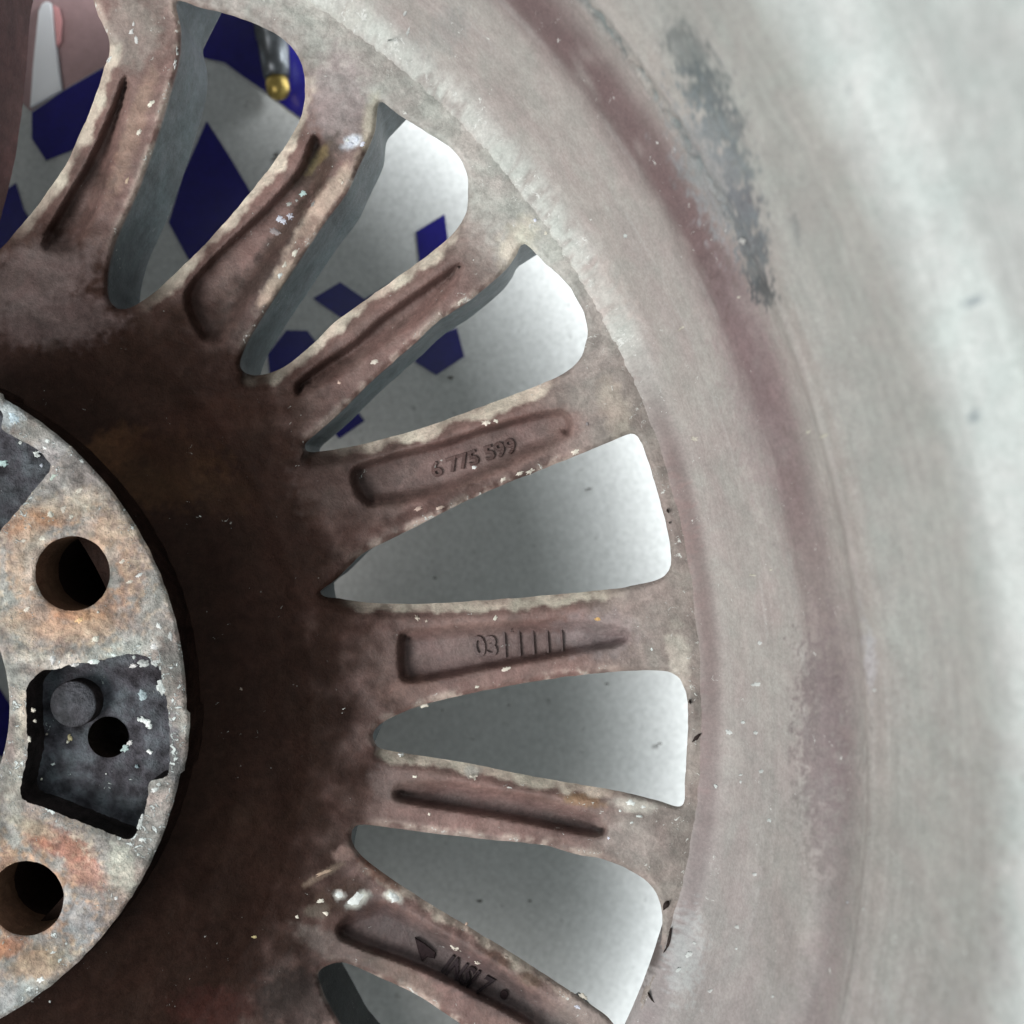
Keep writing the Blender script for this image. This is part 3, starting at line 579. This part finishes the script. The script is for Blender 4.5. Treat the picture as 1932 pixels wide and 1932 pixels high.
# chipped cracks along the foot of the barrel: loose dark slivers of old sealant
def sliver(pts, wpx, c=(.03, .022, .02)):
    q = catmull(pts, 4, closed=False); n = len(q); t = np.gradient(q, axis=0); t /= np.hypot(t[:, 0], t[:, 1])[:, None]; nn = np.stack([-t[:, 1], t[:, 0]], -1)
    wv = wpx * np.sin(np.linspace(.15, np.pi - .1, n)) * (1 + .5 * nz(q[:, 0] / 7, q[:, 1] / 7, 3, 2))
    L_, R_ = q + nn * wv[:, None], q - nn * wv[:, None]; V = []
    for a, b, c_ in zip(L_, q, R_):
        for k, pnt in enumerate((a, b, c_)):
            hh = web_pt(*pnt)[2] + (.0002, .0010, .0002)[k]; V.append(P(np.array(pnt[0]), np.array(pnt[1]), hh) - OFF)
    Fc = []
    for i in range(n - 1):
        for k in range(2): Fc.append((i * 3 + k, i * 3 + k + 1, i * 3 + 3 + k + 1, i * 3 + 3 + k))
    cr = Mesh(); cr.add(np.array(V), Fc, (*c, 0)); cr.build('sealant_crumb', M_SPOKE, barrel)
sliver([(1322, 1384), (1310, 1396), (1302, 1404)], 4); sliver([(1262, 1700), (1254, 1712), (1250, 1722)], 5); sliver([(1222, 1872), (1230, 1886), (1240, 1900), (1232, 1915)], 4)
sliver([(1262, 985), (1266, 992)], 4); sliver([(1258, 960), (1263, 972)], 2.5); sliver([(1300, 1320), (1304, 1332)], 3); sliver([(1266, 1750), (1262, 1780), (1250, 1800)], 4)


# ------------------------------------------------------------------ hub mounting face
def rot_px(pts, a):                               # rotate frame points about the hub centre
    p = np.array(pts, float) - HUB; t = math.radians(a); c, s = math.cos(t), math.sin(t)
    return np.stack([HUB[0] + p[:, 0] * c + p[:, 1] * s, HUB[1] - p[:, 0] * s + p[:, 1] * c], -1)
hp = []
for a in np.arange(0, 360, .55):
    rr = 665.0
    for k in range(5):                            # the flange swells a little beside every pocket
        x = abs(((a - (-5.5 + 72 * k)) + 180) % 360 - 180)
        if x < 5.0: rr = 672
    t = math.radians(a); rr += 1.4 * noise.noise(Vector((math.cos(t) * 30, math.sin(t) * 30, 0)))
    hp.append((HUB[0] + rr * math.cos(t), HUB[1] - rr * math.sin(t)))
hp = np.array(hp)
bore = arc(331, 0, 359, 7)
POCKET = [(50, 1300), (62, 1280), (80, 1266), (110, 1262), (140, 1252), (175, 1250), (215, 1239), (252, 1234), (280, 1242), (302, 1262), (308, 1300), (316, 1330), (320, 1400), (316, 1462), (285, 1474), (279, 1500), (268, 1550), (249, 1582), (236, 1583), (195, 1568), (150, 1550), (95, 1528), (42, 1506), (42, 1470), (52, 1420), (50, 1360)]
def ragged(o, amp=2.2, sc_=12, seed=0):
    c = o.mean(0); n = o - c; n /= np.hypot(n[:, 0], n[:, 1])[:, None]; return o + n * (nz(o[:, 0] / sc_, o[:, 1] / sc_, seed, 3) * amp)[:, None]
pk0 = catmull(POCKET, 5)
pockets = [ragged(rot_px(pk0, 72 * k), 2.2, 9, k + .5) for k in range(5)]
bc0 = np.array([137., 1082.]); bolts = []
for k in range(5):
    c = rot_px([bc0], 72 * k)[0] if k else bc0
    if k == 4: c = np.array([50., 1695.])
    bolts.append((c, ragged(arc(70.5, 0, 355, 5, c), 1.0, 14, k)))
def hub_sp(k, *a): return {'fine': 5.0, 'coarse': 18, 'box': (-60, 700, 400, 1980)}.get(k, 1)
hv, ht = triangulate(hp, [bore] + pockets + [b[1] for b in bolts], hub_sp)
hr = np.hypot(*(hv - HUB).T); hl = nz(hv[:, 0] / 45, hv[:, 1] / 45, 4, 4); hm_ = nz(hv[:, 0] / 11, hv[:, 1] / 11, 6, 3)
hz = ZH + .00010 * hm_ + .00008 * hl; ed = np.minimum(near(hp, hv)[0], near(bore, hv)[0])
hz -= .0009 * np.clip(1 - ed / 7, 0, 1) ** 2
dbolt = np.min([np.hypot(*(hv - b[0]).T) for b in bolts], 0)
hz -= .0006 * np.clip(1 - (dbolt - 70) / 7, 0, 1) ** 2
hc = np.tile(np.array((.27, .255, .235)), (len(hv), 1))
def near_bolt(c, k=1): return 0
hc = mixc(hc, (.26, .19, .165), sst(-.2, .5, hl) * .5)
lig = sst(.02, .4, hm_ + .5 * hl) * (1 - sst(70, 260, dbolt - 0)) ; hc = mixc(hc, (.56, .46, .35), lig * .75)
rust = (1 - sst(85, 190, dbolt + 60 * hl)) * sst(-.35, .25, hl + .4 * hm_); hc = mixc(hc, (.33, .155, .075), rust * .6)
hc = blobs(hc, hv[:, 0], hv[:, 1], [
 (60, 985, 60, 30, 20, (.42, .20, .09), .6), (110, 1170, 120, 40, 0, (.46, .30, .20), .5), (60, 1060, 40, 90, 0, (.52, .42, .33), .6), (200, 1020, 60, 60, 0, (.42, .29, .22), .5), (140, 945, 70, 30, 10, (.58, .50, .40), .6), (150, 1160, 60, 12, 0, (.52, .25, .12), .5),
 (110, 1250, 80, 18, -8, (.60, .57, .50), .6), (260, 1220, 60, 24, 20, (.50, .52, .48), .6), (130, 890, 80, 50, 30, (.27, .24, .23), .6), (90, 855, 60, 30, 30, (.28, .27, .27), .6),
 (110, 1590, 80, 28, -25, (.26, .095, .055), .75), (160, 1640, 60, 30, -45, (.30, .15, .11), .65), (60, 1560, 60, 16, -22, (.40, .36, .27), .5), (230, 1640, 30, 60, 10, (.36, .37, .31), .7), (150, 1740, 40, 50, 20, (.32, .34, .35), .7),
 (10, 1790, 50, 20, 20, (.45, .19, .09), .7), (70, 1820, 60, 40, 30, (.30, .22, .14), .6), (240, 1720, 20, 60, 20, (.30, .22, .18), .6), (20, 1880, 60, 30, 30, (.34, .38, .38), .6), (320, 1400, 18, 60, 0, (.16, .15, .16), .9), (332, 1450, 16, 40, 0, (.19, .18, .18), .9),
 (35, 1400, 10, 120, 0, (.42, .40, .34), .5), (25, 1500, 20, 60, 10, (.33, .34, .29), .5), (45, 1345, 10, 60, 0, (.55, .48, .38), .5), (20, 780, 30, 30, 0, (.50, .56, .60), .5)], hm_ * .45)
H3 = P(hv[:, 0], hv[:, 1], hz); hub = Mesh()
pd = np.min([near(p, hv)[0] for p in pockets], 0)
halpha = np.clip(.30 + .45 * (1 - sst(6, 34, pd)) + .25 * (1 - sst(6, 30, ed)) , 0, 1)
hub.add(H3 - OFF, ht, np.concatenate([hc, halpha[:, None]], 1), vnormals(H3, ht))
def wall_loop(m, loop, z0, z1, c, inward=True, taper=0.0):
    n = len(loop); L0 = P(loop[:, 0], loop[:, 1], np.full(n, z0)) - OFF; cc = L0.mean(0); L1 = L0.copy(); L1[:, 2] += z1 - z0
    L1[:, :2] = cc[:2] + (L1[:, :2] - cc[:2]) * (1 - taper)
    Lm = L0 * .93 + L1 * .07
    fc = []
    for k in range(2):
        for i in range(n):
            j = (i + 1) % n; q = (k * n + i, k * n + j, (k + 1) * n + j, (k + 1) * n + i); fc.append(q if inward else q[::-1])
    m.add(np.concatenate([L0, Lm, L1]), fc, c); return L1
wall_loop(hub, hp, ZH - .0009, .070, (.014, .008, .0065, .0), False)
wall_loop(hub, bore, ZH - .0009, .045, (.22, .20, .18, .2))
pad = hub.build('mounting_face', M_PAD, root)
# bolt holes: bores of their own with a conical seat below
for c, loop in bolts:
    b = Mesh(); L1 = wall_loop(b, loop, ZH - .0007, .078, (.10, .055, .035, 0));
    n = len(loop); A_ = L1.copy(); A_[:, 2] = .078 - OFF[2]; cc = A_.mean(0); B_ = cc + (A_ - cc) * .985; B_[:, 2] = .072 - OFF[2]; C_ = B_.copy(); C_[:, 2] = .044 - OFF[2]
    b.add(np.concatenate([A_, B_, C_]), [(k * n + i, k * n + (i + 1) % n, (k + 1) * n + (i + 1) % n, (k + 1) * n + i) for k in range(2) for i in range(n)], (.02, .012, .010, 0))
    capd = C_.copy(); capd[:, 2] += .001; b.add(capd, [tuple(range(n))[::-1]], (.01, .008, .008, 0))  # near-black cap closes the hole, standing for the shade below
    b.build('bolt_hole', M_DISC, pad)
# lightening pockets
DK = (.052, .050, .058)
for k, loop in enumerate(pockets):
    zf_ = ZH - .0080; pm = Mesh()
    L1 = wall_loop(pm, loop, ZH - .0001, zf_, (.022, .018, .018, .0))
    fl = np.stack([L1[:, 0] + OFF[0], L1[:, 1] + OFF[1]], -1); s_ = (HC - zf_) / F; fu = np.stack([fl[:, 0] / s_ + 966, 966 - fl[:, 1] / s_], -1)
    def shift(pt):                                    # frame point at pocket-floor height for a feature listed in the first pocket
        p = rot_px([pt], 72 * k)[0]; return p
    hole = arc(38.5, 0, 350, 5, shift((204, 1391))); bossb = shift((152, 1322))
    def psp(kk, *a): return {'fine': 6, 'coarse': 16, 'box': (-60, 700, 400, 1980)}.get(kk, 1)
    pv, pt_ = triangulate(fu, [hole], psp); pn = nz(pv[:, 0] / 30, pv[:, 1] / 30, 11 + k, 4); pn2 = nz(pv[:, 0] / 9, pv[:, 1] / 9, 21 + k, 3)
    pc = np.tile(np.array(DK), (len(pv), 1)); pc = mixc(pc, (.085, .095, .105), sst(-.1, .45, pn) * .6); pc = mixc(pc, (.02, .018, .02), sst(.1, .5, -pn) * .6)
    pp = P(pv[:, 0], pv[:, 1], zf_ + .00015 * pn2 + .0002 * pn); pa = np.clip(.05 + .35 * sst(0, .5, pn), 0, 1)
    pm.add(pp - OFF, pt_, np.concatenate([pc, pa[:, None]], 1), vnormals(pp, pt_))
    wall_loop(pm, hole, zf_ + .0002, .05, (.015, .010, .008, 0))
    hb = arc(38.5, 0, 350, 5, shift((204, 1391))); hbp = P(hb[:, 0], hb[:, 1], np.full(len(hb), .05)) - OFF
    # boss
    bs = arc(42, 0, 350, 5, shift((137, 1329))); zt = zf_ + .0042; tops = P(bs[:, 0], bs[:, 1], np.full(len(bs), zt)) - OFF; n = len(bs)
    cc = tops.mean(0); t2 = cc + (tops - cc) * 1.05; t2[:, 2] = tops[:, 2] - .0005; bt = t2.copy(); bt[:, 2] = zf_ - OFF[2] - .0002
    pm.add(np.concatenate([tops, t2, bt]), [tuple(range(n))] + [(i, n + i, n + (i + 1) % n, (i + 1) % n) for i in range(n)] + [(n + i, 2 * n + i, 2 * n + (i + 1) % n, n + (i + 1) % n) for i in range(n)],
           np.concatenate([np.tile((.055, .055, .062, .1), (n, 1)), np.tile((.02, .016, .016, 0), (2 * n, 1))]))
    if k == 0:
        def pk_pt(a, b_): return P(np.array(float(a)), np.array(float(b_)), zf_ + .0002)
        flakes(pm, [(269, 1311, 11, (.30, .36, .38), 1.2, 70), (270, 1311, 4, WHT), (272, 1359, 8, WHT, 1.6, 20), (280, 1366, 8, WHT, 1.3, 60), (262, 1357, 5, WHT), (283, 1372, 6, WHT), (236, 1412, 8, GRN, 1.6, -35), (244, 1402, 6, WHT, 1.3, -40), (282, 1418, 6, WHT, 1.6, 10),
          (258, 1446, 5, (.2, .26, .28)), (131, 1392, 6, (.40, .34, .2), 1.4, 90), (128, 1400, 4, CRM), (100, 1442, 3, WHT, 2, -10), (68, 1450, 4, CRM, 1.6, -50), (78, 1470, 3, CRM), (200, 1460, 2.5, WHT), (88, 1385, 3, CRM), (250, 1256, 6, WHT, 1.5, 0)], pk_pt)
    if k == 1:
        def pk_pt(a, b_): return P(np.array(float(a)), np.array(float(b_)), zf_ + .0002)
        flakes(pm, [(68, 857, 7, WHT, 1.3, 20), (38, 835, 5, WHT), (5, 875, 8, GRN, 1.4, -30), (80, 850, 5, LIL, 1.6, -20), (78, 878, 5, LIL)], pk_pt)
    po = pm.build('pocket', M_PAD, pad)
fm = Mesh()
def hub_pt(a, b_): return P(np.array(float(a)), np.array(float(b_)), ZH)
hub_fl = [(26, 790, 13, (.55, .62, .68), 1.6, 60), (28, 797, 6, WHT), (84, 845, 5, WHT), (90, 832, 5, WHT, 1.4, 0), (155, 870, 5, WHT), (100, 900, 6, (.42, .48, .42), 1.8, -40), (300, 1180, 6, WHT, 1.6, 70), (322, 1200, 6, WHT, 2.4, 80),
  (290, 1220, 9, WHT, 1.2, 0), (292, 1250, 8, WHT, 1.2, 0), (300, 1248, 6, WHT), (270, 1252, 9, WHT, 1.6, -10), (252, 1240, 5, WHT), (303, 1297, 10, WHT, 1.8, 70), (293, 1490, 7, WHT, 1.8, -30), (300, 1480, 6, WHT), (264, 1555, 6, WHT, 2.4, -72), (268, 1540, 4, WHT, 2, -72),
  (268, 1584, 6, WHT, 1.8, 0), (261, 1612, 4, WHT), (219, 1694, 5, WHT), (76, 1848, 7, WHT, 1.5, -20), (54, 1867, 7, WHT, 1.3, -10), (113, 1812, 4, WHT, 2, -40), (100, 1797, 3, WHT, 2.5, -20), (125, 1780, 4, WHT), (94, 1890, 3, WHT), (62, 1340, 5, CRM, 1.3, 80), (66, 1360, 5, CRM), (55, 1395, 5, CRM, 1.6, 90),
  (185, 1155, 4, CRM), (230, 1060, 5, CRM, 1.8, -30), (262, 1085, 5, WHT, 2, -40), (245, 1098, 5, CRM, 1.8, -20), (150, 925, 6, CRM, 2, -50), (120, 960, 8, CRM, 1.5, -60), (135, 975, 6, CRM, 1.5, -40), (95, 970, 8, CRM, 1.3, 0), (80, 1015, 6, CRM, 1.6, -30), (45, 1020, 6, CRM), (60, 1110, 6, CRM, 1.6, -60), (50, 1150, 6, CRM, 1.6, -40),
  (80, 1240, 9, CRM, 1.3, 60), (100, 1245, 9, WHT, 1.4, -70), (130, 1235, 7, CRM, 1.4, -50), (180, 1205, 8, CRM, 1.3, -40), (150, 1170, 9, (.60, .40, .22), 1.4, -20), (140, 1255, 6, WHT, 2, 0), (178, 1248, 6, WHT, 2.5, 0), (215, 1236, 4, WHT, 2, 0)]
# random crumbs, denser near pocket rims
for i in range(110):
    a = random.uniform(-40, 350); b_ = random.uniform(760, 1900)
    p_ = np.array([[a, b_]]); 
    if not inside(hp, p_)[0] or np.hypot(a - HUB[0], b_ - HUB[1]) < 338: continue
    if any(inside(q_, p_)[0] for q_ in pockets) or min(np.hypot(a - b2[0][0], b_ - b2[0][1]) for b2 in bolts) < 76: continue
    g_ = random.uniform(.6, 1); hub_fl.append((a, b_, random.uniform(1.2, 2.6), (.60 * g_, .55 * g_, .47 * g_), random.uniform(1, 2.4), random.uniform(-70, 20)))
flakes(fm, hub_fl, hub_pt)
fk = fm.build('oxide_flakes', M_PAD, pad); fk['kind'] = 'stuff'

# ------------------------------------------------------------------ unseen added blocks under the front lip, lifting the wheel to let light in
for i, a in enumerate((150, 255)):
    bm = bmesh.new(); bmesh.ops.create_cube(bm, size=1); bmesh.ops.scale(bm, vec=(.05, .09, -ZF), verts=bm.verts); bmesh.ops.bevel(bm, geom=bm.edges[:], offset=.002, segments=2, affect='EDGES')
    me_ = bpy.data.meshes.new('added_block'); bm.to_mesh(me_); bm.free(); me_.materials.append(M_WOOD); o = bpy.data.objects.new('added_block', me_); sc.collection.objects.link(o)
    t = math.radians(a); o.location = (CX + .238 * math.cos(t), CY + .238 * math.sin(t), ZF / 2 + .0022); o.rotation_euler = (0, 0, t)
    o['label'] = ('added wooden block under the far left of the wheel rim', 'added wooden block under the lower left of the wheel rim')[i]; o['category'] = 'block'; o['group'] = 'added wooden blocks lifting the wheel to let light in'
# ------------------------------------------------------------------ metal rod with brass tip lying on the floor
rod = bpy.data.objects.new('metal_rod', None); sc.collection.objects.link(rod)
tip = P(np.array(527.), np.array(188.), np.array(ZF + .007)); far = P(np.array(478.), np.array(-260.), np.array(ZF + .010))
rod.location = tip; rod['label'] = 'dark metal rod with rounded brass tip lying on the floor beneath the wheel'; rod['category'] = 'rod'
ax = (far - tip); Lr = np.linalg.norm(ax); ax /= Lr; sx = np.cross(ax, [0, 0, 1]); sx /= np.linalg.norm(sx); sy = np.cross(sx, ax)
def lathe(prof, name, mat):
    m = Mesh(); n = 40; V = []
    for t, rr in prof:
        for i in range(n): a = 2 * math.pi * i / n; V.append(ax * t + sx * rr * math.cos(a) + sy * rr * math.sin(a))
    m.add(V, [(k * n + i, k * n + (i + 1) % n, (k + 1) * n + (i + 1) % n, (k + 1) * n + i) for k in range(len(prof) - 1) for i in range(n)], (.3, .3, .3, 0)); return m.build(name, mat, rod)
lathe([(0, .0005), (.0006, .0024), (.0016, .0034), (.003, .0039), (.0052, .0040), (.0068, .0037), (.0072, .0030)], 'brass_tip', M_BRASS)
lathe([(.0070, .0030), (.0074, .0044), (.012, .0048), (.020, .0052), (.0202, .0056), (.034, .0060), (Lr, .0064), (Lr + .001, .001)], 'shaft', M_STEEL)

# ------------------------------------------------------------------ glare on the floor, built as a thin white strip, seen past the upper left spoke
strip = bpy.data.objects.new('glare_strip', None); sc.collection.objects.link(strip); strip.location = P(np.array(90.), np.array(110.), np.array(ZF))
strip['label'] = 'narrow white strip with pink edge standing in for glare on the floor above the leftmost navy shape'; strip['category'] = 'strip'
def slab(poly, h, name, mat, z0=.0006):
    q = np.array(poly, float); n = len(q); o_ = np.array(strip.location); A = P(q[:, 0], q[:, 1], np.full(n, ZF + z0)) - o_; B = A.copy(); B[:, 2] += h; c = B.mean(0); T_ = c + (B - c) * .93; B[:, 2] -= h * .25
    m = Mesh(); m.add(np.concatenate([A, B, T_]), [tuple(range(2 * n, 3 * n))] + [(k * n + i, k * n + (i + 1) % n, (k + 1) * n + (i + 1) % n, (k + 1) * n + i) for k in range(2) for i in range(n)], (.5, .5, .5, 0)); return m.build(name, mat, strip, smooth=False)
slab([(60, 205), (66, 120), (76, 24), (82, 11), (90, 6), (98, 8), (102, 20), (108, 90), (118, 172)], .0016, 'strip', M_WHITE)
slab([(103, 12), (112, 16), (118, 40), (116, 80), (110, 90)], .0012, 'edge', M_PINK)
